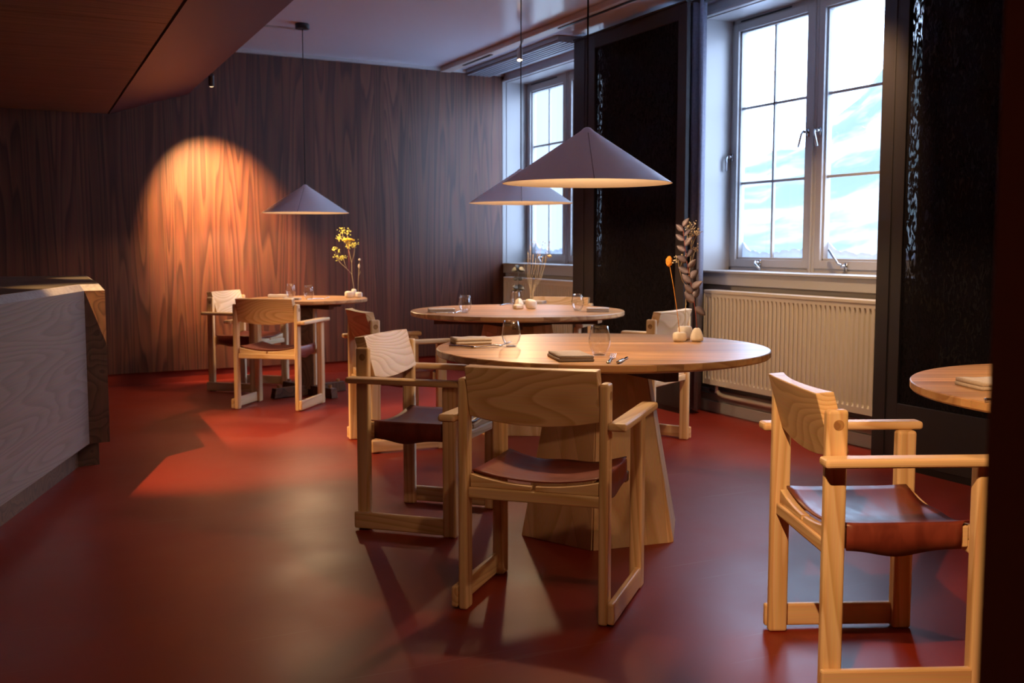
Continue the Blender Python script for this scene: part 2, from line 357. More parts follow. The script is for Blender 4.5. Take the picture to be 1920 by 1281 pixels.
def window(idx, yl, yr, handles):
    xf = 4.67
    # casing around the opening on the room side (the window's own mesh), jamb lining and outer frame
    bm = NB()
    cw = .10; ex = .03; cl = {1: .004, 2: .10}[idx]
    box(bm, XW-ex, XW, yl, yl+cl, ZS-.09, ZT+cw*.8)           # left casing
    box(bm, XW-ex, XW, yr-cw, yr, ZS-.09, ZT+cw*.8)
    box(bm, XW-ex, XW, yr, yl, ZT, ZT+cw*.8)
    box(bm, XW-ex-.005, XW, yr, yl, ZS-.09, ZS-.012)
    for f in (0.012,):                                         # slim inner bead
        box(bm, XW-ex-.012, XW-ex, yl-.0, yl+.02, ZS, ZT+.02); box(bm, XW-ex-.012, XW-ex, yr-.02, yl, ZT, ZT+.02)
    # fixed outer frame in the wall depth
    box(bm, xf, xf+.07, yl-.03, yl, ZS, ZT); box(bm, xf, xf+.07, yr, yr+.03, ZS, ZT)
    box(bm, xf, xf+.07, yr, yl, ZT-.035, ZT); box(bm, xf, xf+.07, yr, yl, ZS, ZS+.03)
    ym = {2: 5.335, 1: 8.60}[idx]
    box(bm, xf-.012, xf+.07, ym-.028, ym+.028, ZS, ZT)        # mullion
    box(bm, xf-.024, xf-.012, ym-.008, ym+.008, ZS, ZT)
    w = struct('window_%d' % idx, bm, M_paint, bevel=.003)
    bm = NB(); box(bm, XW-ex-.018, xf+.01, yr-.0, yl, ZS-.012, ZS+.006); s = obj('window_sill', bm, M_paint, w, bevel=.005)
    bm = NB(); box(bm, XW, xf+.01, yl-.006, yl, ZS, ZT); box(bm, XW, xf+.01, yr, yr+.006, ZS, ZT); box(bm, XW, xf+.01, yr, yl, ZT-.006, ZT)
    obj('jamb_lining', bm, M_paint, w)
    for (a, c) in ((yl-.03, ym+.028), (ym-.028, yr+.03)):
        bm = NB(); st = .052; z0, z1 = ZS+.03, ZT-.035; x0, x1 = xf-.008, xf+.055
        box(bm, x0, x1, a-st, a, z0, z1); box(bm, x0, x1, c, c+st, z0, z1)
        box(bm, x0, x1, c+st, a-st, z1-st, z1); box(bm, x0, x1, c+st, a-st, z0, z0+st)
        # glazing bead step
        g = .014
        box(bm, x0+.02, x1, a-st-g, a-st, z0+st, z1-st); box(bm, x0+.02, x1, c+st, c+st+g, z0+st, z1-st)
        box(bm, x0+.02, x1, c+st, a-st, z1-st-g, z1-st); box(bm, x0+.02, x1, c+st, a-st, z0+st, z0+st+g)
        sash = obj('sash', bm, M_paint, w, bevel=.0025)
        bm = NB(); t = .009; xm0, xm1 = xf+.025, xf+.045; my = (a+c)/2
        box(bm, xm0, xm1, my-t, my+t, z0+st, z1-st)
        for zz in (2.087, 1.573): box(bm, xm0, xm1, c+st, a-st, zz-t, zz+t)
        obj('glazing_bar', bm, M_paint, sash, bevel=.002)
        bm = NB(); box(bm, xf+.032, xf+.036, c+st+.004, a-st-.004, z0+st+.004, z1-st-.004)
        obj('pane', bm, M_pane, sash)
        # snow drifted against the outside of the glass
        bm = NB(); nseg = 40; prev = None
        for i in range(nseg+1):
            y = (a-st-g)+((c+st+g)-(a-st-g))*i/nseg
            u = i/nseg; hgt = .058+.012*math.sin(u*7+idx)+.006*math.sin(u*41)+.004*math.sin(u*83)+.05*math.exp(-u*30)+.03*math.exp(-(1-u)*30)
            z0s = z0+st; ring = [bm.verts.new(p) for p in [(xf+.048, y, z0s-.005), (xf+.048, y, z0s+hgt), (xf+.066, y, z0s+hgt-.006), (xf+.11, y, z0s+hgt*.5), (xf+.12, y, z0s-.005)]]
            if prev:
                for k in range(5): bm.faces.new([prev[k], prev[(k+1) % 5], ring[(k+1) % 5], ring[k]])
            else: bm.faces.new(ring)
            prev = ring
        bm.faces.new(prev[::-1])
        sn = obj('snow_drift', bm, M_snow, w, smooth=True)
    if handles:
        def fastener(y, z, dy, dz, name='window_handle', side=1):
            bm = NB(); cyl(bm, (xf-.008, y, z), (xf-.045, y, z), .010, n=12); box(bm, xf-.014, xf-.008, y-.012, y+.012, z-.03, z+.02)
            tube(bm, [(xf-.045, y, z+.008), (xf-.060, y+dy*.15, z+dz*.15), (xf-.058, y+dy, z+dz)], .0075, 8)
            obj(name, bm, M_handle, w, smooth=True)
        fastener(ym+.05, 1.86, .035, -.095); fastener(ym-.06, 1.86, -.03, -.10); fastener(yl-.035, 1.76, .0, -.10)
        fastener(yl-.36, ZS+.06, -.07, -.045, 'stay_handle'); fastener(ym-.32, ZS+.05, .10, .10, 'stay_handle')
    # vent slot above the sash
    bm = NB(); box(bm, xf-.006, xf+.002, yl-.62, yl-.10, ZT-.027, ZT-.018); obj('vent_slot', bm, M_black, w)
    return w
window(1, WIN[1][0], WIN[1][1], True)
window(2, WIN[0][0], WIN[0][1], True)

# ------------------------------------------------------------------ soffit (boxed-in hood) over the bar, runs at a slight angle
sk = .0149
ye = 9.16
def sx(x, y): return x + (y-9.13)*sk
def face_strip(P, Q, y0, y1, th):
    """solid board between section points P and Q (x at the back wall, z) from y0 to y1; y1 None = up to the back wall"""
    d = Vector((Q[0]-P[0], Q[1]-P[1])).normalized(); nrm = Vector((-d.y, d.x))*th
    pts = [P, Q, (Q[0]+nrm.x, Q[1]+nrm.y), (P[0]+nrm.x, P[1]+nrm.y)]
    bm = NB(); A = [bm.verts.new((sx(p[0], y0), y0, p[1])) for p in pts]
    B = []
    for p in pts:
        y = yb(p[0])-.022 if y1 is None else y1
        B.append(bm.verts.new((sx(p[0], y), y, p[1])))
    bm.faces.new(A[::-1]); bm.faces.new(B)
    for i in range(4): bm.faces.new([A[i], A[(i+1) % 4], B[(i+1) % 4], B[i]])
    return bm
ysm = 5.31
sf = struct('trim_3', face_strip((-2.6, 2.18), (.806, 2.18), ysm+.003, None, .03), M_soffit_wood)
obj('soffit_board', face_strip((-2.6, 2.18), (.806, 2.18), .6, ysm-.003, .03), M_soffit_wood, sf)
obj('sloped_board', face_strip((.822, 2.18), (1.44, 2.377), .6, None, .02), M_soffit_red, sf)
obj('side_board', face_strip((1.44, 2.377), (1.44, H-.001), .6, None, .02), M_soffit_red, sf)
obj('shadow_gap', face_strip((.78, 2.192), (.84, 2.194), .6, None, .01), M_black, sf)

# ------------------------------------------------------------------ ceiling fittings along the window side
t = thing('cable_raceway', 'painted raceway running along the ceiling in front of the windows', 'cable raceway', (3.78, 5, 0))
bm = NB(); box(bm, -.05, .05, -4.2, 4.33, 2.735, H-.0015); obj('channel', bm, M_trackp, t, bevel=.004)
for a, b_ in ((-3.5, -1.2), (.6, 2.1), (3.3, 3.9)): obj('track_slot', box(NB(), -.012, .012, a, b_, 2.729, 2.736), M_black, t)
t = thing('air_diffuser', 'grey slotted air grille in a ceiling box above the windows', 'air vent', (4.12, 5, 0))
bm = NB(); box(bm, -.12, .20, 2.53, 4.38, 2.745, H-.0015); obj('housing', bm, M_vent, t, bevel=.003)
for k in range(6):
    bm = NB(); box(bm, -.105+k*.042, -.082+k*.042, 2.53, 4.37, 2.728, 2.746); obj('slat', bm, M_vent, t)
t = tag(obj('ceiling_cable_cover', box(NB(), 1.43, 2.07, 8.13, 8.155, H-.014, H), M_paint), 'thin pale cable cover running from the soffit to the pendant canopy', 'cable cover')

def small_spot(name, label, loc, aim, m, arm_to=None, r=.021, h=.095, power=0, col=(1, .62, .3), size=.6, blend=.3, rad=.012):
    """cylinder spot: parts body, lens, arm; carries its own light"""
    t = thing(name, label, 'spotlight', loc)
    d = (Vector(aim)-Vector(loc)).normalized()
    bm = NB(); cyl(bm, -d*h*.5, d*h*.5, r, n=24); obj('body', bm, m, t, bevel=.002)
    bm = NB(); cyl(bm, d*(h*.5), d*(h*.5+.003), r*.82, n=24); obj('lens', bm, M_bulb, t)
    if arm_to is not None:
        bm = NB(); tube(bm, [-d*h*.3, -d*h*.3+Vector((0, 0, .03)), Vector(arm_to)-Vector(loc)], .006, 8); obj('arm', bm, m, t, smooth=True)
    if power:
        ld = bpy.data.lights.new('spot_light', 'SPOT'); ld.energy = power; ld.color = col; ld.spot_size = size; ld.spot_blend = blend; ld.shadow_soft_size = rad
        lo = bpy.data.objects.new('spot_light', ld); link(lo, t); lo.location = d*(h*.5+.02)
        lo.rotation_euler = d.to_track_quat('-Z', 'Y').to_euler()
    return t
small_spot('wall_spotlight', 'black cylinder spotlight on the soffit edge, lighting the wood wall', (1.475, 8.30, 2.375), (1.64, 9.2, 1.40), M_black, (1.42, 8.28, 2.44), power=1150, size=1.04, blend=1.0, col=(1, .62, .25))
small_spot('ceiling_spotlight', 'white cylinder spotlight hanging from the raceway before the far window', (3.70, 7.60, 2.62), (3.4, 6.9, 0), M_paint, (3.74, 7.62, 2.74), power=110, size=1.0, blend=.6)
small_spot('ceiling_spotlight', 'white cylinder spotlight on the raceway opposite the large window', (3.70, 4.0, 2.62), (4.4, 5.0, .6), M_paint, (3.74, 4.0, 2.74), power=170, size=1.2, blend=.8, rad=.05)
small_spot('soffit_spotlight', 'black cylinder spotlight under the soffit, nearest the doorway, lighting the right chair', (.55, .95, 2.05), (2.12, 2.12, .45), M_black, (.55, .92, 2.18), power=230, size=.62, blend=.7, rad=.015, col=(1, .56, .24))
small_spot('soffit_spotlight', 'unseen fill spotlight added under the soffit, lighting the middle chair back', (.90, 1.35, 2.10), (1.62, 3.1, .35), M_black, (.90, 1.30, 2.20), power=30, size=.75, blend=.9, rad=.03, col=(1, .56, .27))  # out-of-view fill spot, added to warm the middle chair's back
small_spot('soffit_spotlight', 'black cylinder spotlight under the soffit over the near part of the bar', (-.22, 5.15, 2.07), (1.05, 5.75, 0), M_black, (-.25, 5.15, 2.18), power=340, size=.78, blend=.75, rad=.008, col=(1, .56, .23))
small_spot('soffit_spotlight', 'black cylinder spotlight under the soffit over the far part of the bar', (-.32, 6.90, 2.07), (1.75, 6.7, 0), M_black, (-.35, 6.90, 2.18), power=430, size=.72, blend=.75, rad=.008, col=(1, .56, .23))
t = thing('passage_fill_lamp', 'added fill lamp on the passage ceiling, out of view behind the camera', 'ceiling lamp', (-.2, -1.1, H))  # unseen lamp added to warm the dark frame edge and give some fill
bm = NB(); cyl(bm, (0, 0, -.05), (0, 0, 0), .14, n=32); obj('housing', bm, M_paint, t, bevel=.004)
bm = NB(); cyl(bm, (0, 0, -.056), (0, 0, -.05), .125, n=32); obj('lens', bm, M_bulb, t)
ld = bpy.data.lights.new('bulb_light', 'POINT'); ld.energy = 14; ld.color = (1, .55, .25); ld.shadow_soft_size = .1
lo = bpy.data.objects.new('bulb_light', ld); link(lo, t); lo.location = (0, 0, -.2)

# ------------------------------------------------------------------ pendants
def pendant(label, x, y, rim, power, top=H):
    t = thing('pendant_lamp', label, 'pendant lamp', (x, y, rim), 0, 'conical pendant lamps over the tables')
    R, hh = .325, .213
    bm = NB(); lathe(bm, [(R, 0), (.028, hh*.925), (.014, hh*.985), (.006, hh), (0, hh)], 96); lamp = obj('lamp_shade', bm, M_cone, t, smooth=True)
    bm = NB(); lathe(bm, [(R-.0005, .0005), (R-.004, 0), (.02, hh*.90), (0, hh*.905)], 96); obj('reflector', bm, M_conein, lamp, smooth=True)
    bm = NB(); box(bm, -.0012, .0012, -.0005, .0012, 0, math.hypot(R-.02, hh*.9)-.02)
    se = obj('seam', bm, M_vent, lamp); a = math.radians(-115)
    # seam lies on the cone, on the side facing the room
    d = Vector((math.cos(a), math.sin(a), 0)); p0 = d*R; p1 = d*.03+Vector((0, 0, hh*.92))
    ax = (p1-p0).normalized(); q = Vector((0, 0, 1)).rotation_difference(ax); se.rotation_mode = 'QUATERNION'; se.rotation_quaternion = q; se.location = p0+d*.0012
    bm = NB(); cyl(bm, (0, 0, hh*.9), (0, 0, hh*.55), .022, n=20); obj('socket', bm, M_paint, t)
    bm = NB(); blob(bm, (0, 0, hh*.42), .028, sub=3); obj('bulb', bm, M_bulb, t, smooth=True)
    bm = NB(); cyl(bm, (0, 0, hh), (0, 0, top-rim-.03), .0035, n=8); obj('cord', bm, M_cord, t, smooth=True)
    bm = NB(); cyl(bm, (0, 0, top-rim-.038), (0, 0, top-rim), .052, n=32); obj('canopy', bm, M_black, t, bevel=.003)
    ld = bpy.data.lights.new('bulb_light', 'POINT'); ld.energy = power; ld.color = (1, .64, .34); ld.shadow_soft_size = .03
    lo = bpy.data.objects.new('bulb_light', ld); link(lo, t); lo.location = (0, 0, .055)
    return t
pendant('large cone pendant with brushed grey shade over the nearest middle table', 2.04, 3.60, 1.382, 28)
pendant('cone pendant half hidden behind the large one, over the second table', 2.94, 6.02, 1.405, 27)
pendant('cone pendant hanging before the dark wood wall over the small far table', 2.09, 7.98, 1.385, 40)
pendant('cone pendant over the table at the right edge, beyond the dark frame', 3.02, 1.93, 1.385, 26)

# ------------------------------------------------------------------ hanging dark panels and curtain
def panel(y0, y1, fr0, fr1, label):
    """solid border frame with a sheer cloth field; y0 > y1"""
    t = thing('curtain_panel', label, 'curtain panel', (4.13, (y0+y1)/2, 0), 0, 'dark hanging panels by the windows'); c = (y0+y1)/2
    zb, zt = .035, 2.735
    bm = NB(); box(bm, 0, .03, y0-fr0-c, y0-c, zb, zt); box(bm, 0, .03, y1-c, y1+fr1-c, zb, zt)
    box(bm, 0, .03, y1+fr1-c, y0-fr0-c, zb, zb+.30); box(bm, 0, .03, y1+fr1-c, y0-fr0-c, zt-.10, zt)
    box(bm, -.006, 0, y0-fr0*.55-c, y0-fr0*.50-c, zb, zt)
    obj('border', bm, M_panelframe, t, bevel=.002)
    bm = NB(); box(bm, .012, .0125, y1+fr1-c, y0-fr0-c, zb+.30, zt-.10); obj('cloth', bm, M_sheer, t)
    bm = NB(); box(bm, .005, .025, y1-c, y0-c, 0, zb); obj('base_rail', bm, M_black, t)
    bm = NB(); box(bm, -.01, .04, y1-c, y0-c, zt, zt+.012); obj('top_rail', bm, M_black, t)
panel(7.51, 5.97, .33, .10, 'dark sheer panel between the two windows, behind the middle tables')
panel(4.22, 2.35, .17, .10, 'dark sheer panel on the right, beside the large window')
t = thing('window_curtain', 'folded slate curtain bunched at the left side of the large window', 'curtain', (4.235, 6.02, 0))
bm = NB(); prev = None; K = 42
for i in range(K+1):
    u = i/K; y = .12-.24*u; x = .045*math.sin(u*2*PI*3.0-.6)*(1-.15*u)
    ring = [bm.verts.new((x, y, .03)), bm.verts.new((x*.9+.004*math.sin(i), y, 1.4)), bm.verts.new((x, y, 2.74))]
    if prev:
        for k in range(2): bm.faces.new([prev[k], ring[k], ring[k+1], prev[k+1]])
    prev = ring
o = obj('folds', bm, M_curt, t, smooth=True); sm = o.modifiers.new('thick', 'SOLIDIFY'); sm.thickness = .006
bm = NB(); box(bm, -.02, .02, -.16, .15, 2.735, 2.765); obj('curtain_rail', bm, M_black, t)

# ------------------------------------------------------------------ radiators
def radiator(label, y0, y1, pipe=True):
    t = thing('radiator', label, 'radiator', (4.30, (y0+y1)/2, 0), 0, 'panel radiators under the windows'); c = (y0+y1)/2; h = (y0-y1)/2
    zb, zt = .205, .838
    # pressed front: vertical grooves between plain top and bottom bands
    bm = NB(); n = int(2*h/.0405); prev = None; prof_ = []
    for i in range(n):
        a = -h+.02+i*(2*h-.04)/n; w = (2*h-.04)/n
        prof_ += [(a, 0), (a+w*.50, 0), (a+w*.60, .014), (a+w*.90, .014)]
    prof_ = [(-h, 0)]+prof_+[(h-.02, 0), (h, 0)]
    for y, d in prof_:
        ring = [bm.verts.new(p) for p in [(0, y, zb), (0, y, zb+.035), (d, y, zb+.055), (d, y, zt-.055), (0, y, zt-.04), (0, y, zt)]]
        if prev:
            for k in range(5): bm.faces.new([prev[k], ring[k], ring[k+1], prev[k+1]])
        prev = ring
    obj('front_panel', bm, M_rad, t)
    bm = NB(); box(bm, .012, .10, -h, h, zb, zt-.02); obj('body', bm, M_rad, t, bevel=.004)
    bm = NB(); box(bm, -.004, .104, -h-.004, h+.004, zt-.018, zt+.006); obj('top_grille', bm, M_rad, t, bevel=.005)
    for s in (-1, 1):
        bm = NB(); box(bm, -.003, .103, s*h-.004, s*h+.004, zb, zt); obj('side_plate', bm, M_rad, t, bevel=.002)
    for s in (-.7, .7):
        bm = NB(); box(bm, .10, .1482, s*h-.02, s*h+.02, zb+.1, zt-.1); obj('wall_bracket', bm, M_rad, t)
    if pipe:
        bm = NB(); tube(bm, [(.05, h-.09, zb+.01), (.05, h-.09, .165), (.05, h-.12, .14), (.05, h-.17, .132), (.05, -h, .132)], .014, 10); obj('pipe', bm, M_pipe, t, smooth=True)
        bm = NB(); cyl(bm, (.05, h-.09, .16), (.05, h-.03, .16), .018, n=12); cyl(bm, (.05, h-.09, .185), (.05, h-.09, .145), .018, n=12); obj('valve', bm, M_handle, t)
radiator('large cream panel radiator under the nearer window', 5.965, 4.30)
radiator('cream panel radiator under the far window by the wood wall', 9.17, 7.30)

# ------------------------------------------------------------------ bar counter
t = thing('bar_counter', 'bar counter with pale wood front, dark wood end and stone and steel top', 'bar counter', (0, 0, 0))
u = Vector((.310, .951)); nrm = Vector((.951, -.310))
A = Vector((.369, 5.703)); A0 = A - u*5.0       # front line, far corner and a point behind the camera's left
E1 = Vector((.466, 5.712)); E2 = Vector((.52, 7.30)); B0 = A0 - nrm*1.0; B2 = Vector((-.9, 7.30))
bm = NB(); prism(bm, [tuple(A0), tuple(A), tuple(A-nrm*.022), tuple(A0-nrm*.022)], .15, .92); f = obj('front_board', bm, M_bar, t, bevel=.002)
f.location = (0, 0, 0)
bm = NB(); prism(bm, [tuple(A-nrm*.022+u*.0), tuple(A+Vector((.001, .001))), tuple(E1), tuple(E2), tuple(B2), tuple(B0), tuple(A0-nrm*.022)], .15, .919); obj('carcass', bm, M_walnut, t)
def inset(p, q): return tuple(Vector(p)+Vector(q))
bm = NB(); prism(bm, [tuple(A0-nrm*.09), tuple(Vector((.342, 5.915))+Vector((-.02, -.03))), (.427, 5.907), (.45, 7.2), (-.85, 7.2), tuple(B0)], 0, .151); obj('plinth', bm, M_walnut, t)
lo_ = [tuple(A0), tuple(A), tuple(E1), tuple(E2), tuple(B2), tuple(B0)]
Ai = A-nrm*.028+u*(-.0); hi_ = [tuple(A0-nrm*.028), (A.x-.018, A.y+.03), (E1.x-.022, E1.y+.055), (E2.x-.03, E2.y-.03), tuple(B2), tuple(B0)]
bm = NB(); prism(bm, lo_, .92, .95, hi_); obj('counter_edge', bm, M_slab, t)
bm = NB(); prism(bm, [tuple(A0-nrm*.03), (A.x-.022, A.y+.035), (E1.x-.026, E1.y+.06), (E2.x-.034, E2.y-.034), tuple(B2+Vector((.02, -.02))), tuple(B0+nrm*.02)], .9495, .9515); obj('worktop', bm, M_steel, t)

# ================================================================== tables
def pedestal_table(name, label, x, y, R, rot, ped_rot, beams, group=None, zt=.74):
    t = thing(name, label, 'table', (x, y, 0), rot, group)
    bm = NB(); lathe(bm, [(0, zt-.034), (R-.035, zt-.034), (R-.004, zt-.027), (R, zt-.022), (R, zt-.003), (R-.003, zt), (0, zt)], 128)
    obj('tabletop', bm, M_top, t)
    for k, (a, L0, L1) in enumerate(beams):
        bm = NB(); hh = .052 if k % 2 == 0 else .05
        box(bm, L0, L1, -.03, .03, zt-.034-hh, zt-.0345, Matrix.Rotation(a, 4, 'Z')); obj('crossbar', bm, M_beam, t, bevel=.002)
    # hexagonal flare of six tapered boards, each end overlapping the next with a thin slit
    rb, rt, th, z1 = .345, .215, .024, zt-.088
    for k in range(6):
        a0 = ped_rot+k*PI/3; a1 = a0+PI/3
        b0 = Vector((math.cos(a0), math.sin(a0))); b1 = Vector((math.cos(a1), math.sin(a1)))
        def pt(rr, s, z, inn):
            p = b0*rr*(1-s)+b1*rr*s; c = (b0+b1).normalized(); p = p - c*inn; return (p.x, p.y, z)
        s0, s1 = .012, .985
        bm = NB(); hull8(bm, [pt(rb, s0, 0, 0), pt(rb, s1, 0, 0), pt(rb, s1, 0, th), pt(rb, s0, 0, th), pt(rt, s0, z1, 0), pt(rt, s1, z1, 0), pt(rt, s1, z1, th), pt(rt, s0, z1, th)])
        obj('pedestal_board', bm, M_ped, t, bevel=.0015)
    bm = NB(); lathe(bm, [(0, .01), (rb*.80, .01), (rt*.78, z1-.004), (0, z1-.004)], 6); obj('core', bm, M_black, t).rotation_euler = (0, 0, ped_rot)
    return t
def wang(px, py, cx, cy): return math.atan2(py-cy, px-cx)
T1 = pedestal_table('dining_table', 'large round wooden table in the middle, nearest the camera chair', 2.165, 3.692, .662, 0, wang(1.955, 3.383, 2.165, 3.692)-.02, [(.0, -.52, .56), (1.57, -.5, .5)], 'large round tables on flared pedestals')
T2 = pedestal_table('dining_table', 'large round wooden table behind, before the far window', 2.90, 5.985, .665, 0, wang(2.856, 5.60, 2.90, 5.985)+.12, [(-.45, -.52, .50), (1.12, -.50, .52)], 'large round tables on flared pedestals')
T4 = pedestal_table('dining_table', 'round wooden table cut off at the right edge', 2.935, 1.905, .66, 0, .3, [(.4, -.5, .5), (1.97, -.5, .5)], 'large round tables on flared pedestals', zt=.745)

# small far table: cross of boards on a cross foot
t = thing('side_table', 'smaller round table on cross feet before the wood wall', 'table', (2.10, 8.0, 0)); T3 = t
R, zt = .45, .74
bm = NB(); lathe(bm, [(0, zt-.03), (R-.03, zt-.03), (R-.004, zt-.024), (R, zt-.02), (R, zt-.003), (R-.003, zt), (0, zt)], 96); obj('tabletop', bm, M_top, t)
for a in (.35, .35+PI/2):
    Mr = Matrix.Rotation(a, 4, 'Z'); dz = 0 if a < 1 else .0005
    bm = NB(); hull8(bm, [Mr @ Vector(p) for p in [(-.33, -.028, dz+.004), (.33, -.028, .004+dz), (.33, .028, .004+dz), (-.33, .028, .004+dz), (-.315, -.028, .078), (.315, -.028, .078), (.315, .028, .078), (-.315, .028, .078)]]); ft = obj('foot', bm, M_walnut, t, bevel=.003)
    for s in (-1, 1):
        bm = NB(); cyl(bm, Mr @ Vector((s*.27, 0, .078)), Mr @ Vector((s*.27, 0, .098)), .014, n=14); obj('adjuster_knob', bm, M_dowel, ft)
    bm = NB(); box(bm, -.30, .30, -.022, .022, zt-.075, zt-.031, Mr); obj('crossbar', bm, M_beam, t, bevel=.002)
for k in range(4):
    a = .35+PI/4+k*PI/2; Mr = Matrix.Translation((0, 0, 0)) @ Matrix.Rotation(a, 4, 'Z')
    bm = NB(); box(bm, .035, .06, -.045, .045, .05, zt-.07, Mr); obj('column_board', bm, M_ped if k % 2 else M_walnut, t, bevel=.002)
bm = NB(); box(bm, -.03, .03, -.03, .03, .05, zt-.07, Matrix.Rotation(.35, 4, 'Z')); obj('column_core', bm, M_beam, t)

# ================================================================== armchair
def armchair(label, loc, rz):
    t = thing('armchair', label, 'chair', loc, rz, 'pine armchairs with leather seats')
    hb = .009
    for s in (-1, 1):
        xi, xo = .211, .241
        bm = NB(); box(bm, min(s*xi, s*xo), max(s*xi, s*xo), -.218, -.162, 0, .738); leg = obj('leg', bm, M_pineZ, t, bevel=hb, seg=3)
        bm = NB(); cyl(bm, (s*.2395, -.188, .700), (s*.2418, -.188, .700), .0135, n=24); d = obj('dowel', bm, M_dowel, leg)
        xi, xo = .222, .264
        bm = NB(); box(bm, min(s*xi, s*xo), max(s*xi, s*xo), .162, .218, 0, .600); obj('leg', bm, M_pineZ, t, bevel=hb, seg=3)
        bm = NB(); box(bm, min(s*.2412, s*.263), max(s*.2412, s*.263), -.222, .170, .008, .075); obj('runner', bm, M_pineY, t, bevel=.006, seg=2)
        bm = NB(); box(bm, min(s*.2415, s*.300), max(s*.2415, s*.300), -.238, .245, .600, .625); obj('armrest', bm, M_pineY, t, bevel=.0095, seg=3)
        bm = NB(); box(bm, min(s*.185, s*.209), max(s*.185, s*.209), -.170, .170, .375, .430); obj('seat_rail', bm, M_pineY, t, bevel=.003)
        # curved cradle halves at back and front
        for yy in (-.196, .172):
            bm = NB(); K = 10; prev = None
            for i in range(K+1):
                x = .206-(.206-.006)*i/K; zc = .408+.026*(x/.206)**2
                ring = [bm.verts.new((s*x, y, z)) for y, z in [(yy, .394), (yy+.024, .394), (yy+.024, zc), (yy, zc)]]
                if prev:
                    for k in range(4): bm.faces.new([prev[k], prev[(k+1) % 4], ring[(k+1) % 4], ring[k]])
                else: bm.faces.new(ring)
                prev = ring
            bm.faces.new(prev[::-1]); obj('seat_cradle', bm, M_pineX, t, bevel=.002)
    for yy in (-.205, .170):
        bm = NB(); box(bm, -.211, .211, yy, yy+.036, .358, .3935); obj('crossbar', bm, M_pineX, t, bevel=.005)
    for sx_, y0 in ((1, -.165), (-1, -.165), (1, .165), (-1, .165)):
        pass
    # leather: sagging sheet with wrapped sides
    bm = NB(); KX, KY = 16, 16; g = []
    for j in range(KY+1):
        y = -.176+.358*j/KY; v = j/KY; row = []
        for i in range(KX+1):
            x = -.207+.414*i/KX; q = (x/.207)**2
            z = .4395-.024*(1-q)-.006*math.sin(v*PI)*(1-q)+.004*math.exp(-((v-1)*9)**2)*math.cos(x*30)+(.003*math.exp(-(v*10)**2))
            row.append(bm.verts.new((x, y, z)))
        g.append(row)
    for j in range(KY):
        for i in range(KX): bm.faces.new([g[j][i], g[j][i+1], g[j+1][i+1], g[j+1][i]])
    for s in (0, 1):
        col = [g[j][KX if s else 0] for j in range(1, KY)]
        sg = 1 if s else -1; prev = None
        for j, vtx in enumerate(col):
            y = -.150+.300*j/(len(col)-1)
            zl = .372-.018*math.exp(-((y+.02)/.075)**2)
            a = bm.verts.new((sg*.2125, y, .434)); b_ = bm.verts.new((sg*.2135, y, .40)); c = bm.verts.new((sg*.212, y, zl))
            if prev:
                for p, q in zip(prev, (vtx, a, b_, c)): pass
                P_ = prev; Q_ = (vtx, a, b_, c)
                for k in range(3): bm.faces.new([P_[k], Q_[k], Q_[k+1], P_[k+1]])
            prev = (vtx, a, b_, c)
    o = obj('leather_seat', bm, M_leather, t, smooth=True); sm = o.modifiers.new('thick', 'SOLIDIFY'); sm.thickness = .004; sm.offset = 0
    # backrest: tilted plank, scooped in front, lower edge bowed
    bm = NB(); KX, KZ = 24, 8
    F, Bk = [], []
    for j in range(KZ+1):
        v = j/KZ; rf, rb_ = [], []
        for i in range(KX+1):
            x = -.2095+.419*i/KX; q = (x/.2095)**2
            zlow = .618-.024*(1-q); ztop = .776
            z = zlow+(ztop-zlow)*v
            ybk = -.238+.050*(1-(z-.6)/.176) - .006*(1-q)
            th = .027+.020*q
            rb_.append(bm.verts.new((x, ybk, z))); rf.append(bm.verts.new((x, ybk+th, z+.004)))
        F.append(rf); Bk.append(rb_)
    for G, fl in ((F, 0), (Bk, 1)):
        for j in range(KZ):
            for i in range(KX):
                q = [G[j][i], G[j][i+1], G[j+1][i+1], G[j+1][i]]; bm.faces.new(q[::-1] if fl else q)
    for i in range(KX):
        bm.faces.new([F[KZ][i], F[KZ][i+1], Bk[KZ][i+1], Bk[KZ][i]]); bm.faces.new([F[0][i+1], F[0][i], Bk[0][i], Bk[0][i+1]])
    for j in range(KZ):
        bm.faces.new([F[j][0], F[j+1][0], Bk[j+1][0], Bk[j][0]]); bm.faces.new([F[j+1][KX], F[j][KX], Bk[j][KX], Bk[j+1][KX]])
    obj('backrest', bm, M_back, t, bevel=.003)
    return t
def face(fx, fy): return math.atan2(-fx, fy)
chA = armchair('armchair in the centre with its back to the camera, at the middle table', (1.585, 3.018, 0), face(.70, .715))
def chair(label, x, y, fx, fy): return dup(chA, (x, y, 0), face(fx, fy), label)
chair('armchair left of the middle table, its ringed pale backrest facing the camera', 1.590, 4.125, .722, -.692)
chair('large armchair at the right edge, seen from behind its left side, golden lit', 2.138, 2.172, .922, -.387)
chair('armchair behind the left one, turned to the second table', 2.03, 5.80, .999, -.03)
chair('armchair with bluish knotted back, between middle table and curtain', 3.312, 5.227, -.516, .853)
chair('armchair beyond the second table before the far radiator, only its backrest clear', 3.42, 6.52, -.71, -.70)
chair('armchair with its back to the camera at the small far table', 1.757, 7.526, .60, .80)
chair('armchair at the far left, pale backrest before the wood wall', 1.762, 8.572, .735, -.68)

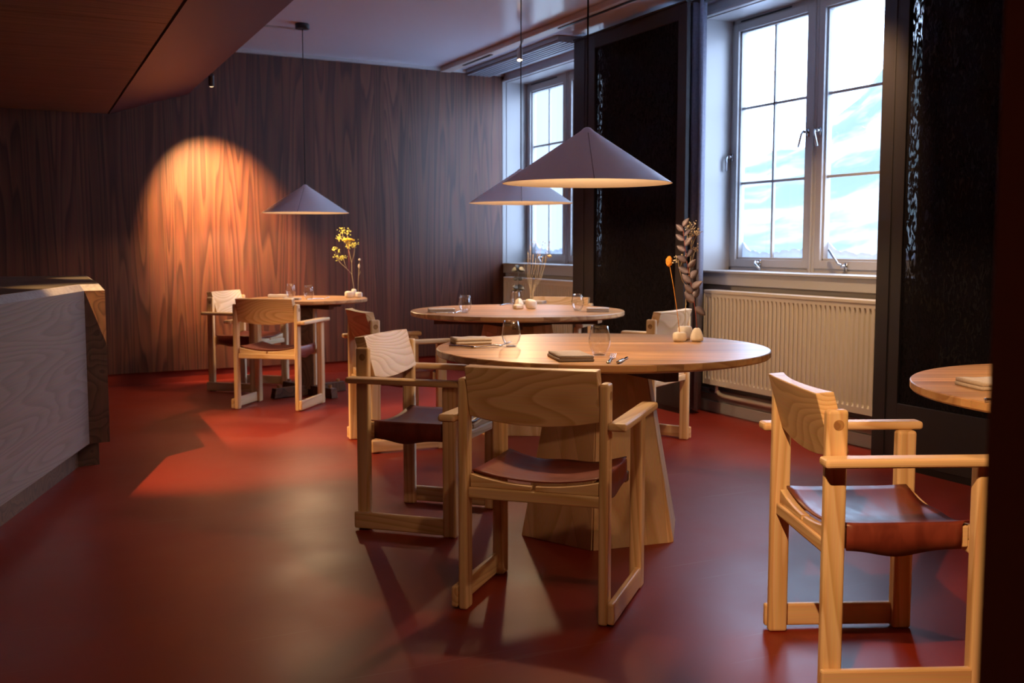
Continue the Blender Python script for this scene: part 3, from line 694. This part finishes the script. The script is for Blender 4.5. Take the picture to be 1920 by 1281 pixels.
# ================================================================== things on the tables
ZT1 = .7402
def tumbler(label, x, y, z=.7402, group='stemless glasses on the tables', s=1.0):
    t = thing('stemless_glass', label, 'glass', (x, y, z), 0, group)
    bm = NB()
    lathe(bm, [(0, .003), (.020, .003), (.027, .012), (.0345, .028), (.0385, .045), (.0385, .058), (.034, .082), (.0295, .105), (.0285, .105), (.033, .082), (.0372, .058), (.0372, .046), (.033, .030), (.026, .015), (.018, .009), (0, .008)], 48)
    for v in bm.verts: v.co *= s
    obj('bowl', bm, M_tumbler, t, smooth=True)
    bm = NB(); lathe(bm, [(0, 0), (.021, 0), (.0215, .002), (.019, .004), (0, .003)], 32)
    for v in bm.verts: v.co *= s
    obj('base', bm, M_tumbler, t, smooth=True)
    return t
def napkin(label, x, y, rz, L=.15, Wd=.10, h=.024, m=None, z=.7402):
    """folded cloth: rounded fold on one long side, loose layers on the other"""
    t = thing('folded_napkin', label, 'napkin', (x, y, z), rz, 'folded napkins on the tables')
    layers = 2
    for k in range(layers):
        bm = NB(); hh = h/layers; z0 = k*hh; K = 14; prev = None; n_l = 14
        for i in range(K+1):
            u = i/K; xx = -L/2+L*u; wob = .0012*math.sin(u*9+k*2)
            pts = []
            w0 = -Wd/2+.002*k; w1 = Wd/2-.004*k
            r = hh/2*.98
            for a in range(7):   # rounded fold
                th = PI/2+PI*a/6; pts.append((w0+r+math.cos(th)*r, z0+hh/2+math.sin(th)*r))
            for a in range(5): pts.append((w0+r+(w1-w0-r)*(a+1)/5, z0+hh/2-r+(.0008*math.sin(a*2+i*.5) if k else .0003)))
            pts.append((w1+.001, z0+hh/2))
            for a in range(5): pts.append((w1-(w1-w0-r)*a/5, z0+hh/2+r+wob*.6+.0006*math.sin(a*1.7+i)))
            ring = [bm.verts.new((xx, p[0], max(p[1], .0004))) for p in pts]
            if prev:
                for q in range(len(ring)): bm.faces.new([prev[q], prev[(q+1) % len(ring)], ring[(q+1) % len(ring)], ring[q]])
            else: bm.faces.new(ring)
            prev = ring
        bm.faces.new(prev[::-1])
        obj('layer', bm, m or M_napkin, t, smooth=True)
    return t
def knife(label, x, y, rz, z=.7402, tilt=0):
    t = thing('table_knife', label, 'knife', (x, y, z), rz, 'table knives')
    bm = NB(); tube(bm, [(-.10, 0, .006), (-.095, 0, .0068), (-.05, 0, .0062), (0, 0, .005), (.01, 0, .0042)], .0045, 10)
    for v in bm.verts: v.co.y *= 1.5
    obj('handle', bm, M_chrome, t, smooth=True)
    bm = NB(); prism(bm, [(.008, -.004), (.09, -.006), (.108, -.001), (.10, .005), (.008, .004)], .0032, .0046); obj('blade', bm, M_chrome, t, bevel=.0004)
    return t
def fork(label, x, y, rz, z=.7402):
    t = thing('table_fork', label, 'fork', (x, y, z), rz, 'table forks')
    bm = NB(); tube(bm, [(-.10, 0, .0035), (-.09, 0, .004), (-.04, 0, .0065), (.01, 0, .007), (.03, 0, .004), (.045, 0, .003)], .003, 8)
    for v in bm.verts: v.co.y *= 1.0+1.3*max(0, -(v.co.x)/.1)
    obj('handle', bm, M_chrome, t, smooth=True)
    for k in range(4):
        yy = -.009+k*.006
        bm = NB(); tube(bm, [(.040, yy*.5, .003), (.05, yy, .004), (.07, yy, .009), (.092, yy, .016)], .0014, 6, .0008); obj('tine', bm, M_chrome, t, smooth=True)
    return t
def holder(label, x, y, w, d, h, kind='round', rz=0, z=.7402):
    t = thing('stone_bud_holder', label, 'bud vase', (x, y, z), rz, 'pale stone bud holders')
    bm = NB(); bmesh.ops.create_icosphere(bm, subdivisions=3, radius=1)
    rnd = random.Random(int(x*1000+y*77))
    for v in bm.verts:
        p = v.co.copy(); pw = .55
        q = Vector([math.copysign(abs(c)**pw, c) for c in p])
        zz = (q.z+1)/2
        if kind == 'tri': k = 1-.55*zz**1.6; q.x *= k; q.y *= k
        if kind == 'wedge': zz *= (1-.12*q.x)
        j = 1+.05*math.sin(p.x*5+x*9)*math.cos(p.y*6)+rnd.uniform(-.008, .008)
        v.co = Vector((q.x*w/2*j, q.y*d/2*j, max(0, min(zz, .985*j)*h)))
    obj('stone', bm, M_stone, t, smooth=True)
    return t
RD = Vector((.902, -.431, 0)); FD = Vector((.431, .902, 0)); UP = Vector((0, 0, 1))   # across the view, along it, up
def P3(r, u, f=0): return RD*r+UP*u+FD*f

# middle table
napkin('beige folded napkin at the left of the middle table', 1.745, 4.045, -.15, .15, .11, .026)
knife('knife lying before the beige napkin on the middle table', 1.675, 3.86, -.75)
fork('fork before the beige napkin on the middle table', 1.765, 3.875, .2)
tumbler('stemless glass at the left of the middle table', 1.838, 3.852)
napkin('dark grey-beige folded napkin at the front of the middle table', 1.835, 3.350, 1.30, .205, .125, .020, M_napkin2)
tumbler('stemless glass near the front of the middle table, behind fork and knife', 1.984, 3.40, s=1.05)
fork('fork at the front right of the middle table', 1.935, 3.235, .93)
knife('knife beside the fork at the front of the middle table', 1.965, 3.205, .86)
holder('small low stone holding the orange stem', 2.574, 3.742, .058, .04, .042, 'round', -.2)
holder('tall square stone in the middle of the three on the middle table', 2.640, 3.80, .066, .05, .062, 'round', .1)
holder('pointed stone under the mauve eucalyptus branch', 2.640, 3.712, .058, .05, .060, 'tri', -.3)

def stem_thing(name, label, x, y, z, cat='dried flower', group='dried stems in the stone holders'):
    return thing(name, label, cat, (x, y, z), 0, group)
# orange bunny tail
t = stem_thing('orange_bunny_tail', 'single dried stem with an orange fluffy head', 2.574, 3.742, .776)
bm = NB(); tube(bm, [P3(0, 0), P3(-.012, .09), P3(-.028, .19), P3(-.046, .285)], .0017, 6, .001); obj('stem', bm, M_orange, t, smooth=True)
bm = NB(); blob(bm, P3(-.049, .303), .013, 1, 1, 1.7, 3, .25); obj('bloom', bm, M_orange, t)
# gypsophila
t = stem_thing('dried_gypsophila', 'branching straw stem with tiny cream florets on the middle table', 2.640, 3.80, .798)
bm = NB(); rnd = random.Random(3)
tube(bm, [P3(0, 0), P3(.002, .08), P3(.002, .16), P3(.012, .19), P3(.018, .26), P3(.022, .34), P3(.026, .40)], .0016, 6, .001)
tube(bm, [P3(.003, .17), P3(-.015, .20), P3(-.028, .25), P3(-.034, .285)], .0012, 6); tube(bm, [P3(-.026, .245), P3(-.018, .275), P3(-.014, .295)], .001, 5)
tube(bm, [P3(.018, .26), P3(.032, .30), P3(.040, .335)], .001, 5); tube(bm, [P3(.022, .34), P3(.040, .38), P3(.046, .41)], .001, 5); tube(bm, [P3(.022, .34), P3(.004, .385), P3(-.002, .42)], .001, 5)
tube(bm, [P3(0, .05), P3(-.008, .065)], .001, 5); tube(bm, [P3(0, .08), P3(.006, .10)], .001, 5)
obj('stem', bm, M_straw, t, smooth=True)
for c, rr, n_, nm in ((P3(-.038, .292), .020, 14, 0), (P3(-.014, .30), .010, 7, 0), (P3(.040, .335), .018, 18, 0), (P3(.012, .425), .030, 34, 0), (P3(.044, .405), .020, 22, 0), (P3(.018, .395), .022, 20, 0)):
    bm = NB()
    for k in range(n_):
        o_ = Vector((rnd.gauss(0, .5), rnd.gauss(0, .5), rnd.gauss(0, .42)))*rr
        blob(bm, c+o_, .0030*rnd.uniform(.7, 1.3), sub=1); 
        if k % 2 == 0: tube(bm, [c+o_, c-Vector((0, 0, rr*.9))], .0004, 4)
    obj('floret_cluster', bm, M_white_fl, t)
# eucalyptus with oval leaves
def leaf(bm, p, d, L_, Wd, nrm, fold=.15):
    d = d.normalized(); nrm = (nrm-d*nrm.dot(d)).normalized(); s = d.cross(nrm); K = 7; prev = None
    for i in range(K+1):
        u = i/K; w = Wd/2*math.sin(PI*min(1, max(0, u**.8)))**.75+.0004; bend = nrm*(-.18*L_*u*u)
        c = p+d*L_*u+bend
        ring = [bm.verts.new(c-s*w+nrm*w*fold), bm.verts.new(c), bm.verts.new(c+s*w+nrm*w*fold), bm.verts.new(c-nrm*.0008)]
        if prev:
            for k in range(4): bm.faces.new([prev[k], prev[(k+1) % 4], ring[(k+1) % 4], ring[k]])
        else: bm.faces.new(ring)
        prev = ring
    bm.faces.new(prev[::-1])
t = stem_thing('mauve_eucalyptus', 'tall eucalyptus branch with mauve oval leaves on a red stem', 2.640, 3.712, .795, 'dried branch')
path = [P3(0, 0), P3(-.006, .06), P3(-.016, .13), P3(-.030, .20), P3(-.046, .28), P3(-.058, .36), P3(-.066, .43)]
bm = NB(); tube(bm, path, .0018, 6, .0009); obj('stem', bm, M_redstem, t, smooth=True)
rnd = random.Random(11)
LV = []
for k in range(17):
    u = .24+.76*k/16; q = u*(len(path)-1); i = min(int(q), len(path)-2); p = path[i].lerp(path[i+1], q-i)
    sd = -1 if k % 2 else 1
    if k == 0: sd = 1; 
    d = RD*sd*rnd.uniform(.5, 1)+UP*rnd.uniform(.35, 1.1)+FD*rnd.uniform(-.5, .3)
    if k == 0: d = RD*.9-UP*.6
    if k == 1: d = -RD*.9+UP*.9
    sz = .064-.022*u+rnd.uniform(-.004, .004)
    bm = NB(); leaf(bm, p, d, sz, sz*.55, -FD+RD*rnd.uniform(-.6, .6)+UP*rnd.uniform(-.2, .6)); obj('leaf', bm, M_euca, t, smooth=True)

# second table
napkin('beige folded napkin at the left of the second table', 2.395, 6.00, -.30, .16, .10, .024)
knife('knife lying before the napkin at the left of the second table', 2.40, 5.84, -.25)
fork('fork with raised tines beside the left glass of the second table', 2.50, 5.945, .8)
tumbler('stemless glass at the left of the second table', 2.502, 5.885)
tumbler('stemless glass behind the stones on the second table', 3.10, 6.42)
napkin('pale napkin at the far side of the second table', 3.33, 6.62, -.75, .16, .11, .020)
fork('fork at the far side of the second table, left of the glass', 3.10, 6.53, .5)
tumbler('stemless glass at the right of the second table', 3.214, 5.78)
napkin('rolled beige napkin at the right of the second table', 3.265, 5.62, -.5, .135, .085, .026)
knife('knife behind the napkin at the right of the second table', 3.335, 5.84, 1.1)
fork('fork at the right rim of the second table', 3.415, 5.79, 1.15)
holder('rough stone at the back left of the three on the second table', 3.015, 6.20, .062, .05, .062, 'tri', .2)
holder('flat pebble in front of the stones on the second table', 2.955, 6.09, .066, .05, .032, 'round', .1)
holder('wedge stone holding the dried grasses on the second table', 3.035, 6.065, .072, .06, .062, 'wedge', -.3)
t = stem_thing('grey_eucalyptus', 'short stem with round grey-green leaves on the second table', 2.955, 6.09, .768, 'dried branch')
bm = NB(); tube(bm, [P3(0, 0), P3(.0, .08), P3(.002, .16), P3(-.002, .235)], .0014, 6); obj('stem', bm, M_dkleaf, t, smooth=True)
for hh, n_, sz in ((.105, 4, .042), (.165, 3, .034), (.225, 5, .044)):
    for k in range(n_):
        a = k*2*PI/n_+hh*9; bm = NB(); leaf(bm, P3(0, hh), RD*math.cos(a)+FD*.5*math.sin(a)+UP*(.35*math.sin(a*1.7)), sz, sz*.85, -FD+UP*.5, .3); obj('leaf', bm, M_dkleaf, t, smooth=True)
t = stem_thing('dried_grasses', 'sheaf of straw grasses with tiny buds and a bunny tail', 3.035, 6.065, .800)
rnd = random.Random(5)
for k in range(9):
    e = (-.02+.016*k, .30+.04*math.sin(k*1.7)); mid = (e[0]*.55-.012*(1 if k < 4 else -.4), .13)
    bm = NB(); a0 = P3(-.004+.001*k, -.004, 0)
    tube(bm, [a0, P3(mid[0]*.4, .07, .003*k), P3(mid[0], mid[1], .006*k), P3(e[0]*.9, e[1]*.75, .005*k), P3(e[0], e[1], .004*k)], .0018, 5, .0009)
    if k % 2 == 0: tube(bm, [P3(mid[0], mid[1], .006*k), P3(mid[0]-.02, mid[1]+.07, 0), P3(mid[0]-.018, mid[1]+.12, 0)], .0009, 5, .0005)
    obj('stem', bm, M_straw, t, smooth=True)
for k in range(24):
    bm = NB(); c = P3(rnd.uniform(-.01, .12), rnd.uniform(.25, .38), rnd.uniform(-.02, .03)); blob(bm, c, .0034, sub=1); tube(bm, [c, c-P3(.004, .03)], .0004, 4); obj('bud', bm, plain_bud if 'plain_bud' in globals() else M_dowel, t)
bm = NB(); blob(bm, P3(.118, .275), .010, 1.5, 1, 1, 2, .2); obj('bloom', bm, M_straw, t)

# small far table
napkin('pale napkin at the back left of the small far table', 1.935, 8.25, -.35, .15, .10, .022)
tumbler('left stemless glass on the small far table', 2.02, 8.20)
napkin('dark napkin half hidden behind the chair at the small far table', 1.93, 7.80, -.45, .12, .09, .018, M_napkin2)
tumbler('right stemless glass on the small far table', 2.065, 7.835)
fork('fork beside the right glass on the small far table', 2.13, 7.81, .2)
holder('left squat stone on the small far table', 2.405, 7.93, .062, .05, .052, 'round', .1)
holder('tall narrow stone on the small far table', 2.462, 7.99, .038, .04, .066, 'round', 0)
holder('right rounded stone on the small far table', 2.478, 7.915, .050, .045, .044, 'round', 0)
t = stem_thing('yellow_yarrow', 'dried stem with a flat yellow yarrow head', 2.405, 7.93, .786)
bm = NB(); tube(bm, [P3(0, 0), P3(.002, .12), P3(.003, .25), P3(0, .36)], .0018, 6); obj('stem', bm, M_redstem, t, smooth=True)
bm = NB(); rnd = random.Random(9)
for k in range(90):
    a = rnd.uniform(0, 2*PI); r_ = .046*math.sqrt(rnd.random()); blob(bm, P3(.0+r_*math.cos(a), .395+.010*(1-(r_/.046)**2)+rnd.uniform(-.003, .003), r_*math.sin(a)), .0052, sub=1)
    if k % 6 == 0: tube(bm, [P3(0, .355), P3(r_*math.cos(a), .392, r_*math.sin(a))], .0008, 4)
obj('bloom', bm, M_yellow, t)
t = stem_thing('goldenrod_branch', 'branching dried stem with yellow-green clusters leaning left', 2.462, 7.99, .80)
bm = NB()
main = [P3(0, 0), P3(-.006, .06), P3(-.014, .12), P3(-.014, .21), P3(-.030, .28), P3(-.04, .33)]
tube(bm, main, .0019, 6, .0012)
tube(bm, [P3(-.014, .12), P3(-.055, .165), P3(-.10, .205), P3(-.135, .25)], .0014, 6, .001); tube(bm, [P3(-.055, .165), P3(-.075, .23)], .001, 5); tube(bm, [P3(-.10, .205), P3(-.145, .30), P3(-.15, .32)], .001, 5)
tube(bm, [P3(-.014, .21), P3(.004, .27), P3(.012, .33)], .0013, 5); tube(bm, [P3(-.04, .33), P3(-.07, .37), P3(-.10, .40)], .0012, 5); tube(bm, [P3(-.04, .33), P3(-.045, .42)], .0012, 5); tube(bm, [P3(-.07, .37), P3(-.085, .44)], .001, 5)
obj('stem', bm, M_straw, t, smooth=True)
for c, rr, n_ in ((P3(-.147, .315), .022, 16), (P3(-.135, .25), .022, 16), (P3(-.10, .245), .018, 14), (P3(-.11, .30), .014, 10), (P3(-.075, .25), .020, 14), (P3(-.105, .40), .030, 26), (P3(-.085, .455), .026, 22), (P3(-.04, .445), .026, 22), (P3(-.065, .39), .024, 20), (P3(.012, .345), .024, 20), (P3(-.015, .345), .026, 20), (P3(-.04, .33), .02, 16)):
    bm = NB()
    for k in range(n_): blob(bm, c+Vector((rnd.gauss(0, .5), rnd.gauss(0, .5), rnd.gauss(0, .5)))*rr, .0042*rnd.uniform(.7, 1.3), sub=1)
    obj('floret_cluster', bm, M_lime, t)
t = stem_thing('dried_seed_pods', 'thin straw stem with two pale seed heads', 2.478, 7.915, .778)
bm = NB(); tube(bm, [P3(-.006, 0), P3(-.004, .08), P3(.002, .15), P3(.004, .20)], .0014, 6); tube(bm, [P3(-.004, .10), P3(.001, .17), P3(.008, .235)], .0011, 6); tube(bm, [P3(0, .13), P3(.012, .155), P3(.014, .17)], .001, 5); obj('stem', bm, M_straw, t, smooth=True)
bm = NB(); blob(bm, P3(.004, .205), .008, 1, 1, 2.2, 2); obj('seed_head', bm, M_white_fl, t, smooth=True)
bm = NB(); blob(bm, P3(.009, .255), .0095, sub=2); obj('seed_head', bm, M_white_fl, t, smooth=True)

# right-hand table
napkin('coarse woven napkin on the table at the right edge', 2.56, 2.115, -.30, .21, .14, .022, z=.7452)
knife('knife before the woven napkin at the right edge', 2.36, 1.885, -.45, z=.7452)

# small dark socket on the skirting under the second table
tag(obj('floor_socket', box(NB(), 2.36, 2.46, 9.175, 9.235, .34, .40), M_black), 'small black wall socket low on the wood wall behind the tables', 'socket')

# ================================================================== outdoors: snowfield and mountain
bm = NB(); rows = []
KA, KR = 70, 26
for i in range(KA+1):
    az = math.radians(-5+90*i/KA)     # measured from +Y towards +X
    azd = -5+90*i/KA
    ridge = 8+34/(1+math.exp(-(azd-43)/3.4))+1.0*math.sin(azd*.9)+.6*math.sin(azd*2.3+1)
    row = []
    for j in range(KR+1):
        rr = 22+150*j/KR; u = max(0, (j/KR-.12)/.88)
        z = -1.6+ (ridge+1.6)*(u**1.35) + .8*math.sin(azd*.7+j)*u + .5*math.sin(azd*1.9-j*1.3)*u
        row.append(bm.verts.new((math.sin(az)*rr+3, math.cos(az)*rr, z)))
    rows.append(row)
for i in range(KA):
    for j in range(KR): bm.faces.new([rows[i][j], rows[i][j+1], rows[i+1][j+1], rows[i+1][j]])
o = obj('mountain', bm, M_mount, smooth=True); tag(o, 'snow covered mountain slope seen through the window', 'mountain', kind='structure')
# a near snowbank rises to the left, filling the far window's view
bm = NB(); rows = []
for i in range(31):
    az = math.radians(8+26*i/30); row = []
    for j in range(9):
        rr = 16+14*j/8; row.append(bm.verts.new((math.sin(az)*rr, math.cos(az)*rr, -1.6+12*(j/8)*min(1, (30-i)/5)+.15*math.sin(i*.9+j))))
    rows.append(row)
for i in range(30):
    for j in range(8): bm.faces.new([rows[i][j], rows[i][j+1], rows[i+1][j+1], rows[i+1][j]])
M_bank = plain('shade_toned_snow', (.150, .155, .148), .9)  # shade put into the colour: snow darkened to stay below white under the sky
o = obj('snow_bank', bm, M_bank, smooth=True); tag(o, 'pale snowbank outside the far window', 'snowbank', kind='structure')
bm = NB(); prism(bm, [(4.78, -20), (60, -20), (60, 60), (4.78, 60)], -1.9, -1.5); o = obj('snow_ground', bm, M_snow); tag(o, kind='structure')
